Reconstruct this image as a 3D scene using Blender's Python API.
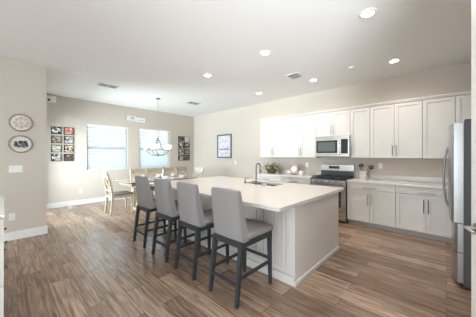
import bpy, bmesh, math, random
from mathutils import Vector, Matrix
C = bpy.context.scene
for o in list(bpy.data.objects): bpy.data.objects.remove(o)
random.seed(7)
PI = math.pi

# ------------------------------------------------------------------ camera
cam = bpy.data.cameras.new('camera'); cam_o = bpy.data.objects.new('camera', cam)
C.collection.objects.link(cam_o); C.camera = cam_o
cam.sensor_width = 36; cam.lens = 222.2/476*36; cam.shift_y = -3.35/476
cam.clip_start = 0.02
cam_o.location = (0, 0, 1.429); cam_o.rotation_euler = (PI/2, 0, -0.817)

# ------------------------------------------------------------------ world, lights, exposure
W = bpy.data.worlds.new('sky'); C.world = W; W.use_nodes = True
bg = W.node_tree.nodes['Background']
bg.inputs[0].default_value = (0.80, 0.92, 1.0, 1); bg.inputs[1].default_value = 3.0
C.view_settings.view_transform = 'Standard'; C.view_settings.look = 'None'
C.view_settings.gamma = 1; C.view_settings.use_curve_mapping = False
C.view_settings.exposure = 0.70
def area_light(name, loc, rot, sx, sy, power, color):
    l = bpy.data.lights.new(name, 'AREA'); l.shape = 'RECTANGLE'; l.size = sx; l.size_y = sy
    l.energy = power; l.color = color
    o = bpy.data.objects.new(name, l); C.collection.objects.link(o); o.location = loc; o.rotation_euler = rot
    return o
# fill lamps added outside openings guessed in the unseen walls behind the camera
area_light('west_fill', (-5.3, 1.6, 1.45), (0, -PI/2-.25, 0), 2.5, 5.4, 30, (1.0, 0.97, 0.94))
area_light('south_fill', (-2.0, -5.3, 1.45), (PI/2+.25, 0, 0), 5.0, 2.5, 12, (1.0, 0.97, 0.94))
for wx in (2.31, 3.855):                                            # lamps added behind the two dining windows to strengthen the sky
    area_light('dining_window_fill', (wx, 8.5, 1.75), (-PI/2+.1, 0, 0), 1.3, 1.5, 3, (0.86, 0.95, 1.0))
area_light('nook_fill', (-.1, 6.58, 1.25), (0, -PI/2, 0), 2.1, 1.8, 200, (0.84, 0.93, 1.0))  # unseen fill lamp added to brighten the dining nook from the left
# unseen fill lamp added behind the camera, aimed up to lift the ceiling
fl = area_light('ceiling_fill', (-2.6, -2.4, 1.6), (0, 0, 0), 1.5, 1.0, 88, (0.86, 0.95, 1.0))
fl.rotation_euler = Vector((.80, .50, .46)).to_track_quat('-Z', 'Y').to_euler(); fl.data.spread = math.radians(58)
CAN_POWER = 6.5
CAN_COLOR = (1.0, 0.89, 0.78)

# ------------------------------------------------------------------ materials
def mat(name, col, rough=.5, metal=0, spec=.5, bump=0, bscale=200, vary=0, vscale=5, coat=0):
    m = bpy.data.materials.new(name); m.use_nodes = True
    nt = m.node_tree; b = nt.nodes['Principled BSDF']
    b.inputs['Base Color'].default_value = (*col, 1); b.inputs['Roughness'].default_value = rough
    b.inputs['Metallic'].default_value = metal; b.inputs['Specular IOR Level'].default_value = spec
    if coat: b.inputs['Coat Weight'].default_value = coat
    tc = nt.nodes.new('ShaderNodeTexCoord')
    if bump:
        n = nt.nodes.new('ShaderNodeTexNoise'); n.inputs['Scale'].default_value = bscale
        nt.links.new(tc.outputs['Object'], n.inputs['Vector'])
        bp = nt.nodes.new('ShaderNodeBump'); bp.inputs['Strength'].default_value = bump; bp.inputs['Distance'].default_value = .003
        nt.links.new(n.outputs['Fac'], bp.inputs['Height']); nt.links.new(bp.outputs[0], b.inputs['Normal'])
    if vary:
        n = nt.nodes.new('ShaderNodeTexNoise'); n.inputs['Scale'].default_value = vscale; n.inputs['Detail'].default_value = 5
        nt.links.new(tc.outputs['Object'], n.inputs['Vector'])
        r = nt.nodes.new('ShaderNodeValToRGB')
        r.color_ramp.elements[0].position = .3; r.color_ramp.elements[1].position = .7
        r.color_ramp.elements[0].color = (*[c*(1-vary) for c in col], 1)
        r.color_ramp.elements[1].color = (*[min(1, c*(1+vary)) for c in col], 1)
        nt.links.new(n.outputs['Fac'], r.inputs[0]); nt.links.new(r.outputs[0], b.inputs['Base Color'])
    return m
def emis(name, col, st):
    m = mat(name, col, .4); b = m.node_tree.nodes['Principled BSDF']
    b.inputs['Emission Color'].default_value = (*col, 1); b.inputs['Emission Strength'].default_value = st
    return m
M = {}
M['wall'] = mat('wall_paint', (.585, .525, .455), .85, bump=.12, bscale=160)
M['ceiling'] = mat('ceiling_paint', (.86, .86, .85), .9, bump=.15, bscale=120)
M['trim'] = mat('white_trim_paint', (.80, .79, .76), .4)
M['cab'] = mat('white_cabinet_paint', (.66, .64, .61), .38, vary=.02, vscale=3)
M['island'] = mat('island_paint', (.66, .63, .60), .4, vary=.02, vscale=3)
M['cabin'] = mat('cabinet_box_paint', (.70, .675, .635), .5)
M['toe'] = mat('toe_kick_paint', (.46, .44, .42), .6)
M['quartz'] = mat('white_quartz', (.66, .62, .585), .2, vary=.035, vscale=45)
M['steel'] = mat('brushed_stainless', (.60, .59, .57), .27, metal=1, vary=.06, vscale=25)
M['steel_dark'] = mat('dark_steel', (.22, .23, .24), .3, metal=1)
M['nickel'] = mat('satin_nickel', (.36, .355, .345), .32, metal=1)
M['chrome'] = mat('chrome', (.7, .7, .7), .12, metal=1)
M['black'] = mat('black_enamel', (.018, .018, .02), .28)
M['glassblack'] = mat('dark_glass', (.03, .035, .04), .06, coat=.5)
M['mwglass'] = mat('microwave_glass', (.10, .125, .13), .10, coat=.5)
M['fridge_steel'] = mat('fridge_stainless', (.46, .46, .455), .3, metal=1, vary=.05, vscale=25)
M['slate_glass'] = mat('slate_enamel', (.05, .065, .072), .35)
M['sink_steel'] = mat('sink_steel', (.10, .10, .10), .42, metal=1)
M['iron'] = mat('cast_iron', (.03, .03, .032), .55, bump=.2)
M['fridge_side'] = mat('charcoal_fridge_paint', (.085, .092, .095), .45)
M['fabric'] = mat('taupe_grey_weave', (.265, .242, .242), .85, bump=.5, bscale=600, vary=.12, vscale=350)
M['legs'] = mat('slate_stained_wood', (.026, .031, .037), .42, vary=.2, vscale=20)
M['chairwood'] = mat('weathered_pale_wood', (.47, .39, .28), .55, vary=.22, vscale=14)
M['chairwood_white'] = mat('whitewashed_wood', (.62, .58, .49), .55, vary=.2, vscale=16)
M['seatpad'] = mat('grey_brown_seat_fabric', (.23, .21, .20), .85, bump=.3, bscale=400)
M['tabletop'] = mat('polished_table_wood', (.60, .55, .49), .10, vary=.15, vscale=7, coat=.6)
M['tablewood'] = mat('tan_table_wood', (.46, .36, .22), .5, vary=.2, vscale=10)
M['edge'] = mat('dark_table_edge', (.09, .075, .065), .4)
M['china'] = mat('white_china', (.85, .84, .82), .15)
M['frame'] = mat('black_frame', (.035, .032, .03), .4)
M['frame_grey'] = mat('grey_wood_frame', (.16, .15, .14), .55, vary=.25, vscale=20)
M['paper'] = mat('white_mat_board', (.80, .79, .77), .8)
M['ink'] = mat('dark_ink', (.07, .065, .07), .7)
M['inkgrey'] = mat('faded_ink', (.36, .34, .32), .7)
M['bronze'] = mat('dark_bronze', (.06, .05, .04), .4, metal=.8)
M['plastic'] = mat('white_plastic', (.82, .81, .78), .4)
M['vent'] = mat('white_vent_metal', (.66, .66, .65), .5)
M['ventgrey'] = mat('grey_louvre', (.34, .34, .34), .5)
M['ventdark'] = mat('vent_shadow_duct', (.07, .07, .07), .8)
M['canlens'] = emis('lit_can_lens', (1.0, .95, .85), 9)
M['shade'] = emis('frosted_shade_glass', (1.0, .97, .86), .75)
M['basket'] = mat('brown_wicker', (.11, .07, .03), .8, bump=.8, bscale=120, vary=.3, vscale=60)
M['leaf'] = mat('green_leaf', (.11, .15, .03), .5, vary=.35, vscale=12)
M['leaf2'] = mat('yellow_green_leaf', (.30, .30, .07), .5, vary=.3, vscale=12)
M['rose'] = mat('rose_floral_rim', (.46, .36, .33), .35, vary=.35, vscale=40)
M['crock'] = mat('speckled_white_ceramic', (.72, .68, .64), .3, vary=.28, vscale=45)
M['brown'] = mat('brown_wood', (.18, .10, .055), .5)
M['plaque'] = mat('antique_white_plaster', (.70, .64, .57), .7, vary=.12, vscale=30)
M['plaque_rim'] = mat('worn_silver_rim', (.33, .29, .25), .5, metal=.4, vary=.25, vscale=30)
M['plaque_pink'] = mat('pale_rose_relief', (.60, .48, .42), .7)
M['navy'] = mat('slate_blue_paint', (.12, .18, .26), .5)

def glass_mat():
    m = bpy.data.materials.new('window_glass'); m.use_nodes = True; nt = m.node_tree; nt.nodes.clear()
    out = nt.nodes.new('ShaderNodeOutputMaterial'); mx = nt.nodes.new('ShaderNodeMixShader')
    t = nt.nodes.new('ShaderNodeBsdfTransparent'); g = nt.nodes.new('ShaderNodeBsdfGlossy'); g.inputs['Roughness'].default_value = .02
    t.inputs[0].default_value = (.96, .98, .98, 1)
    fr = nt.nodes.new('ShaderNodeFresnel'); fr.inputs[0].default_value = 1.45
    nt.links.new(fr.outputs[0], mx.inputs[0]); nt.links.new(t.outputs[0], mx.inputs[1]); nt.links.new(g.outputs[0], mx.inputs[2])
    nt.links.new(mx.outputs[0], out.inputs[0]); return m
M['glass'] = glass_mat()
def blind_mat():
    m = bpy.data.materials.new('translucent_blind_slat'); m.use_nodes = True; nt = m.node_tree; nt.nodes.clear()
    out = nt.nodes.new('ShaderNodeOutputMaterial'); mx = nt.nodes.new('ShaderNodeMixShader'); mx.inputs[0].default_value = .5
    d = nt.nodes.new('ShaderNodeBsdfDiffuse'); d.inputs[0].default_value = (.62, .66, .68, 1)
    t = nt.nodes.new('ShaderNodeBsdfTranslucent'); t.inputs[0].default_value = (.56, .59, .59, 1)
    nt.links.new(d.outputs[0], mx.inputs[1]); nt.links.new(t.outputs[0], mx.inputs[2]); nt.links.new(mx.outputs[0], out.inputs[0]); return m
M['slat'] = blind_mat()
def floor_mat():
    m = bpy.data.materials.new('wood_look_planks'); m.use_nodes = True; nt = m.node_tree; b = nt.nodes['Principled BSDF']
    N = nt.nodes.new; L = nt.links.new
    tc = N('ShaderNodeTexCoord'); sp = N('ShaderNodeSeparateXYZ'); cb = N('ShaderNodeCombineXYZ')
    L(tc.outputs['Object'], sp.inputs[0]); L(sp.outputs['Y'], cb.inputs['X']); L(sp.outputs['X'], cb.inputs['Y'])
    br = N('ShaderNodeTexBrick'); br.offset = .37; br.inputs['Scale'].default_value = 1
    br.inputs['Brick Width'].default_value = 1.22; br.inputs['Row Height'].default_value = .178
    br.inputs['Mortar Size'].default_value = .0022; br.inputs['Mortar Smooth'].default_value = .1; br.inputs['Bias'].default_value = 0
    br.inputs['Color1'].default_value = (.0, .0, .0, 1); br.inputs['Color2'].default_value = (1, 1, 1, 1); br.inputs['Mortar'].default_value = (.5, .5, .5, 1)
    L(cb.outputs[0], br.inputs['Vector'])
    tone = N('ShaderNodeValToRGB'); e = tone.color_ramp.elements
    e[0].color = (.165, .108, .078, 1); e[1].color = (.335, .240, .182, 1)
    x = e.new(.35); x.color = (.225, .152, .110, 1); x = e.new(.7); x.color = (.285, .20, .148, 1)
    L(br.outputs['Color'], tone.inputs[0])
    # grain stretched along the plank, shifted plank by plank
    cb2 = N('ShaderNodeCombineXYZ'); mx_ = N('ShaderNodeMath'); mx_.operation = 'MULTIPLY'; mx_.inputs[1].default_value = 1.1
    my_ = N('ShaderNodeMath'); my_.operation = 'MULTIPLY'; my_.inputs[1].default_value = 15
    L(sp.outputs['Y'], mx_.inputs[0]); L(sp.outputs['X'], my_.inputs[0]); L(mx_.outputs[0], cb2.inputs['X']); L(my_.outputs[0], cb2.inputs['Y'])
    mz = N('ShaderNodeMath'); mz.operation = 'MULTIPLY'; mz.inputs[1].default_value = 9; L(br.outputs['Color'], mz.inputs[0]); L(mz.outputs[0], cb2.inputs['Z'])
    n1 = N('ShaderNodeTexNoise'); n1.inputs['Scale'].default_value = 2.2; n1.inputs['Detail'].default_value = 7; n1.inputs['Distortion'].default_value = 1.2
    L(cb2.outputs[0], n1.inputs['Vector'])
    gr = N('ShaderNodeValToRGB'); gr.color_ramp.elements[0].position = .33; gr.color_ramp.elements[1].position = .66
    gr.color_ramp.elements[0].color = (.50, .46, .43, 1); gr.color_ramp.elements[1].color = (1.62, 1.60, 1.56, 1)
    L(n1.outputs['Fac'], gr.inputs[0])
    mul = N('ShaderNodeMixRGB'); mul.blend_type = 'MULTIPLY'; mul.inputs[0].default_value = .85
    L(tone.outputs[0], mul.inputs[1]); L(gr.outputs[0], mul.inputs[2])
    seam = N('ShaderNodeMixRGB'); seam.inputs[2].default_value = (.07, .048, .035, 1)
    L(br.outputs['Fac'], seam.inputs[0]); L(mul.outputs[0], seam.inputs[1]); L(seam.outputs[0], b.inputs['Base Color'])
    b.inputs['Roughness'].default_value = .24; b.inputs['Specular IOR Level'].default_value = .55
    bp = N('ShaderNodeBump'); bp.inputs['Strength'].default_value = .12; bp.inputs['Distance'].default_value = .002
    L(n1.outputs['Fac'], bp.inputs['Height']); L(bp.outputs[0], b.inputs['Normal'])
    return m
M['floor'] = floor_mat()
def picture_mat(i, cols, scale):
    m = bpy.data.materials.new('snapshot_print'); m.use_nodes = True; nt = m.node_tree; b = nt.nodes['Principled BSDF']
    tc = nt.nodes.new('ShaderNodeTexCoord'); mp = nt.nodes.new('ShaderNodeMapping'); mp.inputs['Location'].default_value = (i*3.7, i*1.3, i*2.1)
    n = nt.nodes.new('ShaderNodeTexNoise'); n.inputs['Scale'].default_value = scale; n.inputs['Detail'].default_value = 2
    r = nt.nodes.new('ShaderNodeValToRGB'); r.color_ramp.interpolation = 'CONSTANT'
    e = r.color_ramp.elements; e[0].position = 0; e[0].color = (*cols[0], 1); e[1].position = .45; e[1].color = (*cols[1], 1)
    for k, c in enumerate(cols[2:]): x = e.new(.53+.08*k); x.color = (*c, 1)
    nt.links.new(tc.outputs['Object'], mp.inputs[0]); nt.links.new(mp.outputs[0], n.inputs['Vector'])
    nt.links.new(n.outputs['Fac'], r.inputs[0]); nt.links.new(r.outputs[0], b.inputs['Base Color']); b.inputs['Roughness'].default_value = .35
    return m

# ------------------------------------------------------------------ mesh helpers
class MB:
    def __init__(s): s.bm = bmesh.new()
    def box(s, x0, x1, y0, y1, z0, z1, bev=0, seg=2):
        r = bmesh.ops.create_cube(s.bm, size=1); vs = r['verts']
        for v in vs: v.co = Vector(((x0+x1)/2+v.co.x*(x1-x0), (y0+y1)/2+v.co.y*(y1-y0), (z0+z1)/2+v.co.z*(z1-z0)))
        if bev:
            es = list({e for v in vs for e in v.link_edges})
            bmesh.ops.bevel(s.bm, geom=es, offset=bev, segments=seg, profile=.5, affect='EDGES')
        return s
    def hexa(s, p):   # 8 points: bottom ring 0-3, top ring 4-7
        v = [s.bm.verts.new(q) for q in p]
        for f in ((3,2,1,0),(4,5,6,7),(0,1,5,4),(1,2,6,5),(2,3,7,6),(3,0,4,7)): s.bm.faces.new([v[i] for i in f])
        return s
    def bar(s, a, b, wa, wb=None, ha=None, hb=None, up=(0,0,1)):   # tapering rectangular bar between two points
        a = Vector(a); b = Vector(b); wb = wa if wb is None else wb; ha = wa if ha is None else ha; hb = (wb if ha == wa else ha) if hb is None else hb
        d = (b-a).normalized(); u = Vector(up)
        if abs(d.dot(u)) > .9: u = Vector((1,0,0))
        r = d.cross(u).normalized(); t = r.cross(d).normalized()
        P = []
        for c, w, h in ((a, wa, ha), (b, wb, hb)):
            P += [c-r*w/2-t*h/2, c+r*w/2-t*h/2, c+r*w/2+t*h/2, c-r*w/2+t*h/2]
        return s.hexa(P)
    def tube(s, pts, rad, n=10, close=False):
        pts = [Vector(p) for p in pts]; rings = []
        m = len(pts); prev = None
        for i, p in enumerate(pts):
            if close: d = (pts[(i+1) % m]-pts[i-1]).normalized()
            else: d = (pts[min(i+1, m-1)]-pts[max(i-1, 0)]).normalized()
            u = Vector((0,0,1)) if abs(d.z) < .95 else Vector((1,0,0))
            if prev is not None and prev.cross(d).length > 1e-4: u = prev
            r = d.cross(u).normalized(); t = r.cross(d).normalized(); prev = t
            q = rad[i] if isinstance(rad, (list, tuple)) else rad
            rings.append([s.bm.verts.new(p+(r*math.cos(2*PI*k/n)+t*math.sin(2*PI*k/n))*q) for k in range(n)])
        for i in range(m if close else m-1):
            A = rings[i]; B = rings[(i+1) % m]
            for k in range(n): s.bm.faces.new((A[k], A[(k+1) % n], B[(k+1) % n], B[k]))
        if not close:
            s.bm.faces.new(rings[0][::-1]); s.bm.faces.new(rings[-1])
        return s
    def lathe(s, prof, o=(0,0,0), axis='z', n=32, scale=(1,1)):
        rings = []
        for r, h in prof:
            ring = []
            for k in range(n):
                a = 2*PI*k/n; u, v = r*math.cos(a)*scale[0], r*math.sin(a)*scale[1]
                p = {'z': (u, v, h), 'x': (h, u, v), 'y': (u, h, v)}[axis]
                ring.append(s.bm.verts.new(Vector(o)+Vector(p)))
            rings.append(ring)
        for A, B in zip(rings, rings[1:]):
            for k in range(n): s.bm.faces.new((A[k], A[(k+1) % n], B[(k+1) % n], B[k]))
        s.bm.faces.new(rings[0][::-1]); s.bm.faces.new(rings[-1])
        return s
    def build(s, name, m, parent=None, smooth=False, loc=None):
        bmesh.ops.recalc_face_normals(s.bm, faces=s.bm.faces[:])
        me = bpy.data.meshes.new(name); s.bm.to_mesh(me); s.bm.free()
        me.materials.append(M[m] if isinstance(m, str) else m)
        if smooth:
            for p in me.polygons: p.use_smooth = True
            try: me.set_sharp_from_angle(angle=math.radians(40))
            except Exception: pass
        o = bpy.data.objects.new(name, me); C.collection.objects.link(o)
        if parent is not None: o.parent = parent
        if loc: o.location = loc
        return o
def tag(o, label, cat, group=None):
    o['label'] = label; o['category'] = cat
    if group: o['group'] = group
    return o
def thing(name, label, cat, loc=(0,0,0), rz=0, group=None):
    o = bpy.data.objects.new(name, None); C.collection.objects.link(o)
    o.empty_display_size = .1; o.location = loc; o.rotation_euler = (0, 0, rz)
    return tag(o, label, cat, group)
def struct(mb, name, m, label=None, parent=None):
    o = mb.build(name, m, parent)
    if parent is None: o['kind'] = 'structure'
    if label: o['label'] = label
    return o
def copy_tree(o, parent=None):
    c = o.copy(); C.collection.objects.link(c)
    if parent is not None: c.parent = parent
    for ch in list(o.children): copy_tree(ch, c)
    return c

# ------------------------------------------------------------------ room shell
H = 3.046; YW = 7.752; XK = 5.551
struct(MB().box(-5.2, XK+.2, -5.2, YW+.2, -.12, 0), 'floor', 'floor')
struct(MB().box(-5.2, XK+.2, -5.2, YW+.2, H, H+.12), 'ceiling', 'ceiling')
WIN = [(1.728, 2.889), (3.272, 4.438)]; WB, WT = .967, 2.363
w = MB()                                                           # window wall with two openings
T = .16
w.box(.565, WIN[0][0], YW, YW+T, 0, H); w.box(WIN[0][1], WIN[1][0], YW, YW+T, 0, H); w.box(WIN[1][1], XK+.15, YW, YW+T, 0, H)
for a, b in WIN: w.box(a, b, YW, YW+T, 0, WB).box(a, b, YW, YW+T, WT, H)
struct(w, 'wall_north', 'wall')
struct(MB().box(XK, XK+.15, -1.0, YW, 0, H), 'wall_east', 'wall')
YP = 5.335
# the wall left of the dining nook, and round its corner an unseen patio door added to light the nook
struct(MB().box(-5.2, .565, YP, YP+.15, 0, H).box(.415, .565, YP+.15, 5.62, 0, H).box(.415, .565, 7.55, YW+T, 0, H).box(.415, .565, 5.62, 7.55, 2.25, H), 'wall_west', 'wall')
pd = struct(MB().box(.46, .52, 5.622, 5.69, .0, 2.248).box(.46, .52, 7.48, 7.548, 0, 2.248).box(.46, .52, 5.69, 7.48, 2.18, 2.248).box(.46, .52, 5.69, 7.48, 0, .06).box(.46, .52, 6.55, 6.62, .06, 2.18), 'added_door', 'trim', 'unseen glazed patio door added for light round the corner of the left wall')
struct(MB().box(.485, .489, 5.69, 6.55, .06, 2.18), 'glass_pane', 'glass', parent=pd)
struct(MB().box(.485, .489, 6.62, 7.48, .06, 2.18), 'glass_pane', 'glass', parent=pd)
struct(MB().box(1.14, XK, -1.0, -.88, 0, H), 'wall_south', 'wall')
struct(MB().box(1.12, 1.24, -5.2, -1.0, 0, H).box(1.12, 1.24, -.88, -.43, 0, H), 'wall_pantry', 'wall')
w = MB(); w.box(-5.2, -5.06, -5.2, -1.3, 0, H).box(-5.2, -5.06, 4.5, YP, 0, H).box(-5.2, -5.06, -1.3, 4.5, 2.72, H)
struct(w, 'wall_living', 'wall')
w = MB(); w.box(-5.06, -4.6, -5.2, -5.06, 0, H).box(.6, 1.12, -5.2, -5.06, 0, H).box(-4.6, .6, -5.2, -5.06, 2.72, H)
struct(w, 'wall_rear', 'wall')
def base(mb, name): struct(mb, name, 'trim')
base(MB().box(.566, XK-.016, YW-.016, YW-.001, .0, .125).box(.566, XK-.016, YW-.012, YW-.001, .125, .135), 'baseboard_north')
base(MB().box(XK-.016, XK-.001, 4.06, YW-.001, 0, .125).box(XK-.012, XK-.001, 4.06, YW-.001, .125, .135), 'baseboard_east')
base(MB().box(-5.0, .580, YP-.016, YP-.001, 0, .125).box(-5.0, .577, YP-.012, YP-.001, .125, .135).box(.566, .580, YP-.001, 5.615, 0, .125).box(.566, .580, 7.555, YW-.02, 0, .125), 'baseboard_west')

# windows: vinyl sashes, glass, drywall return sill
for i, (a, b) in enumerate(WIN):
    yo = YW+.085
    f = MB(); fw = .045
    f.box(a, a+fw, yo, yo+.06, WB, WT).box(b-fw, b, yo, yo+.06, WB, WT).box(a, b, yo, yo+.06, WB, WB+fw).box(a, b, yo, yo+.06, WT-fw, WT)
    wi = struct(f, 'window_%d' % (i+1), 'trim')
    wi['label'] = ['white vinyl window left of the sign board', 'white vinyl window behind the chandelier'][i]
    zm = (WB+WT)/2-.02
    struct(MB().box(a+fw, b-fw, yo-.005, yo+.06, zm-.03, zm+.03), 'meeting_rail', 'trim', parent=wi)
    struct(MB().box(a+fw, b-fw, yo+.03, yo+.034, zm+.03, WT-fw), 'glass_pane', 'glass', parent=wi)
    struct(MB().box(a+fw, b-fw, yo+.03, yo+.034, WB+fw, zm-.03), 'glass_pane', 'glass', parent=wi)
    struct(MB().box(a+.002, b-.002, YW-.012, yo, WB-.014, WB+.004, bev=.003), 'window_sill', 'trim', parent=wi)
    # blind hung inside the opening
    t = thing('window_blind', ['closed white slatted blind in the left window beside the snapshot cluster',
                               'closed white slatted blind in the right window behind the chandelier'][i], 'blind', ((a+b)/2, YW+.044, WT), 0, 'window blinds')
    hw = (b-a)/2-.012
    MB().box(-hw, hw, -.036, .036, -.055, -.002, bev=.004).build('headrail', 'trim', t)
    s = MB(); z = -.10; pitch = .072
    while WT+z > WB+.06:
        p = []
        for k in range(5):                                           # slightly crowned slat, tilted nearly closed
            q = (k-2)/2*.045; c = .006*(1-((k-2)/2)**2)
            ang = math.radians(49)
            p.append((q*math.cos(ang)-c*math.sin(ang), q*math.sin(ang)+c*math.cos(ang)))
        for k in range(4):
            v = [s.bm.verts.new((sx*hw, yy, z+zz)) for (yy, zz) in (p[k], p[k+1]) for sx in (-1, 1)]
            s.bm.faces.new((v[0], v[1], v[3], v[2]))
        z -= pitch
    s.build('slats', 'slat', t, True)
    MB().box(-hw, hw, -.024, .024, WB-WT+.012, WB-WT+.034, bev=.004).build('bottom_rail', 'trim', t)
    c = MB()
    for sx in (-.38, 0, .38): c.tube([(sx*1.1, -.038, -.05), (sx*1.1, -.038, WB-WT+.02)], .0012, 5)
    c.build('ladder_cords', 'trim', t)
    MB().tube([(-hw+.05, -.036, -.04), (-hw+.052, -.042, -.72)], .004, 6).build('tilt_wand', 'trim', t)

# ------------------------------------------------------------------ cabinets
def shaker(mb, x, y0, y1, z0, z1, fr=.058, th=.02):                # front face at x, facing -x
    mb.box(x, x+th, y0, y0+fr, z0, z1).box(x, x+th, y1-fr, y1, z0, z1)
    mb.box(x, x+th, y0+fr, y1-fr, z0, z0+fr).box(x, x+th, y0+fr, y1-fr, z1-fr, z1)
    mb.box(x+.013, x+th, y0+fr, y1-fr, z0+fr, z1-fr)
    return mb
def pull_v(x, y, z0, z1, par):
    m = MB().tube([(x-.032, y, z0), (x-.032, y, z1)], .006, 8)
    for z in (z0+.025, z1-.025): m.tube([(x-.032, y, z), (x, y, z)], .004, 6)
    return m.build('handle', 'nickel', par, True)
def pull_h(x, z, y0, y1, par):
    m = MB().tube([(x-.032, y0, z), (x-.032, y1, z)], .006, 8)
    for y in (y0+.025, y1-.025): m.tube([(x-.032, y, z), (x, y, z)], .004, 6)
    return m.build('handle', 'nickel', par, True)
G = .003
def upper(name, label, y0, y1, z0, z1, doors, hside=None):
    xf = 5.213; t = thing(name, label, 'cabinet', (XK, (y0+y1)/2, z0), 0, 'upper kitchen cabinets')
    ox, oy, oz = t.location
    def L(mb, n, m, p=t, sm=False):
        for v in mb.bm.verts: v.co -= Vector((ox, oy, oz))
        return mb.build(n, m, p, sm)
    L(MB().box(xf+.021, XK-.002, y0+.0005, y1-.0005, z0, z1), 'body', 'cabin')
    n = doors
    for k in range(n):
        a = y0+(y1-y0)*k/n; b = y0+(y1-y0)*(k+1)/n
        d = L(shaker(MB(), xf, a+G, b-G, z0+G, z1-G), 'door', 'cab')
        hy = (b-.03 if k == 0 else a+.03) if n == 2 else (a+.03 if hside == 'lo' else b-.03)
        m = MB(); zt = z0+.05
        m.tube([(xf-.03, hy, zt), (xf-.03, hy, zt+.2)], .006, 8)
        for z in (zt+.03, zt+.17): m.tube([(xf-.03, hy, z), (xf, hy, z)], .004, 6)
        L(m, 'handle', 'nickel', d, True)
    return t
ZT = 2.425
upper('wall_cabinet', 'white double door upper cabinet at the far left end above the plant', 3.138, 3.99, 1.372, ZT, 2)
upper('wall_cabinet', 'white double door upper cabinet just left of the microwave', 2.302, 3.136, 1.372, ZT, 2)
upper('wall_cabinet', 'short white double door cabinet right above the microwave', 1.536, 2.300, 1.868, ZT, 2)
upper('wall_cabinet', 'narrow single door upper cabinet just right of the microwave', 1.155, 1.534, 1.372, ZT, 1, 'hi')
upper('wall_cabinet', 'wide double door upper cabinet above the utensil crock counter', .321, 1.153, 1.372, ZT, 2)
upper('wall_cabinet', 'single door upper cabinet just left of the refrigerator top', -.105, .319, 1.372, ZT, 1, 'lo')
upper('wall_cabinet', 'white corner upper cabinet showing above the refrigerator', -.875, -.107, 1.372, ZT, 1, 'lo')
cr = MB()
for z0, z1, dx in ((ZT+.002, ZT+.03, .012), (ZT+.03, ZT+.052, .028)):
    cr.box(5.213-dx, XK-.002, -.876, 3.99+dx, z0, z1)
struct(cr, 'trim_1', 'cab', 'white crown moulding along the tops of the upper cabinets')

def lower(label, y0, y1, drawers=1, name='base_cabinet'):
    xf = 4.93; t = thing(name, label, 'cabinet', (XK, (y0+y1)/2, 0), 0, 'lower kitchen cabinets')
    ox, oy, oz = t.location
    def L(mb, n, m, p=t, sm=False):
        for v in mb.bm.verts: v.co -= Vector((ox, oy, oz))
        return mb.build(n, m, p, sm)
    L(MB().box(xf+.021, XK-.002, y0+.0005, y1-.0005, .1, .872), 'body', 'cabin')
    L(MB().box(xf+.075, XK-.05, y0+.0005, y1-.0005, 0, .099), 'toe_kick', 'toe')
    d = MB(); fr = .042
    d = L(shaker(MB(), xf, y0+G, y1-G, .745, .868, .036), 'drawer', 'cab'); ym = (y0+y1)/2
    m = MB().tube([(xf-.03, ym-.11, .785), (xf-.03, ym+.11, .785)], .0075, 8)
    for y in (ym-.07, ym+.07): m.tube([(xf-.03, y, .785), (xf, y, .785)], .004, 6)
    L(m, 'handle', 'nickel', d, True)
    for k in range(2):
        a = y0+(y1-y0)*k/2; b = y0+(y1-y0)*(k+1)/2
        d = L(shaker(MB(), xf, a+G, b-G, .105, .740), 'door', 'cab')
        hy = b-.03 if k == 0 else a+.03
        m = MB().tube([(xf-.03, hy, .44), (xf-.03, hy, .67)], .006, 8)
        for z in (.47, .64): m.tube([(xf-.03, hy, z), (xf, hy, z)], .004, 6)
        L(m, 'handle', 'nickel', d, True)
    return t
lower('white base cabinet with wide drawer just right of the range', .682, 1.512)
lower('white base cabinet with wide drawer beside the refrigerator', -.17, .680)
lower('white corner base cabinet hidden behind the refrigerator', -.875, -.172)
lower('white base cabinet just left of the range', 2.30, 3.15)
lower('white base cabinet at the far left end under the plant', 3.152, 4.0)
def counter(y0, y1, label):
    c = MB().box(4.905, XK-.002, y0, y1, .8735, .914, bev=.004)
    o = tag(c.build('countertop', 'quartz'), label, 'countertop')
    MB().box(XK-.022, XK-.002, y0, y1, .9142, 1.012, bev=.003).build('upstand', 'quartz', o)
counter(-.876, 1.514, 'white quartz countertop between the range and the refrigerator')
counter(2.298, 4.025, 'white quartz countertop between the range and the far end')

# ------------------------------------------------------------------ range and microwave
t = thing('gas_range', 'stainless gas range with black grates below the microwave', 'stove', (0, 0, 0)); y0, y1 = 1.522, 2.29; ym = (y0+y1)/2
t.location = (5.2, ym, 0)
def L(mb, n, m, p=None, sm=False):
    for v in mb.bm.verts: v.co -= Vector((5.2, ym, 0))
    return mb.build(n, m, p or t, sm)
L(MB().box(4.90, 5.52, y0, y1, .03, .895), 'body', 'steel_dark')
L(MB().box(4.862, 5.50, y0+.002, y1-.002, .896, .918, bev=.004), 'cooktop', 'black')
L(MB().hexa([(4.852, y0, .80), (4.899, y0, .80), (4.899, y1, .80), (4.852, y1, .80), (4.868, y0, .896), (4.899, y0, .896), (4.899, y1, .896), (4.868, y1, .896)]), 'control_panel', 'steel_dark')
for k in range(5):
    y = y0+.09+k*(y1-y0-.18)/4
    L(MB().lathe([(.033, 0), (.033, -.012), (.028, -.014), (.027, -.04), (.02, -.044)], (4.860, y, .845), 'x', 16), 'knob', 'nickel', None, True)
dr = L(MB().box(4.866, 4.899, y0+.004, y1-.004, .235, .792, bev=.004), 'oven_door', 'steel')
L(MB().box(4.863, 4.868, y0+.09, y1-.09, .33, .66), 'oven_window', 'glassblack', dr)
h = MB().tube([(4.815, y0+.05, .735), (4.815, y1-.05, .735)], .012, 10)
for y in (y0+.08, y1-.08): h.tube([(4.815, y, .735), (4.867, y, .735)], .008, 8)
L(h, 'handle', 'steel', dr, True)
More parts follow.
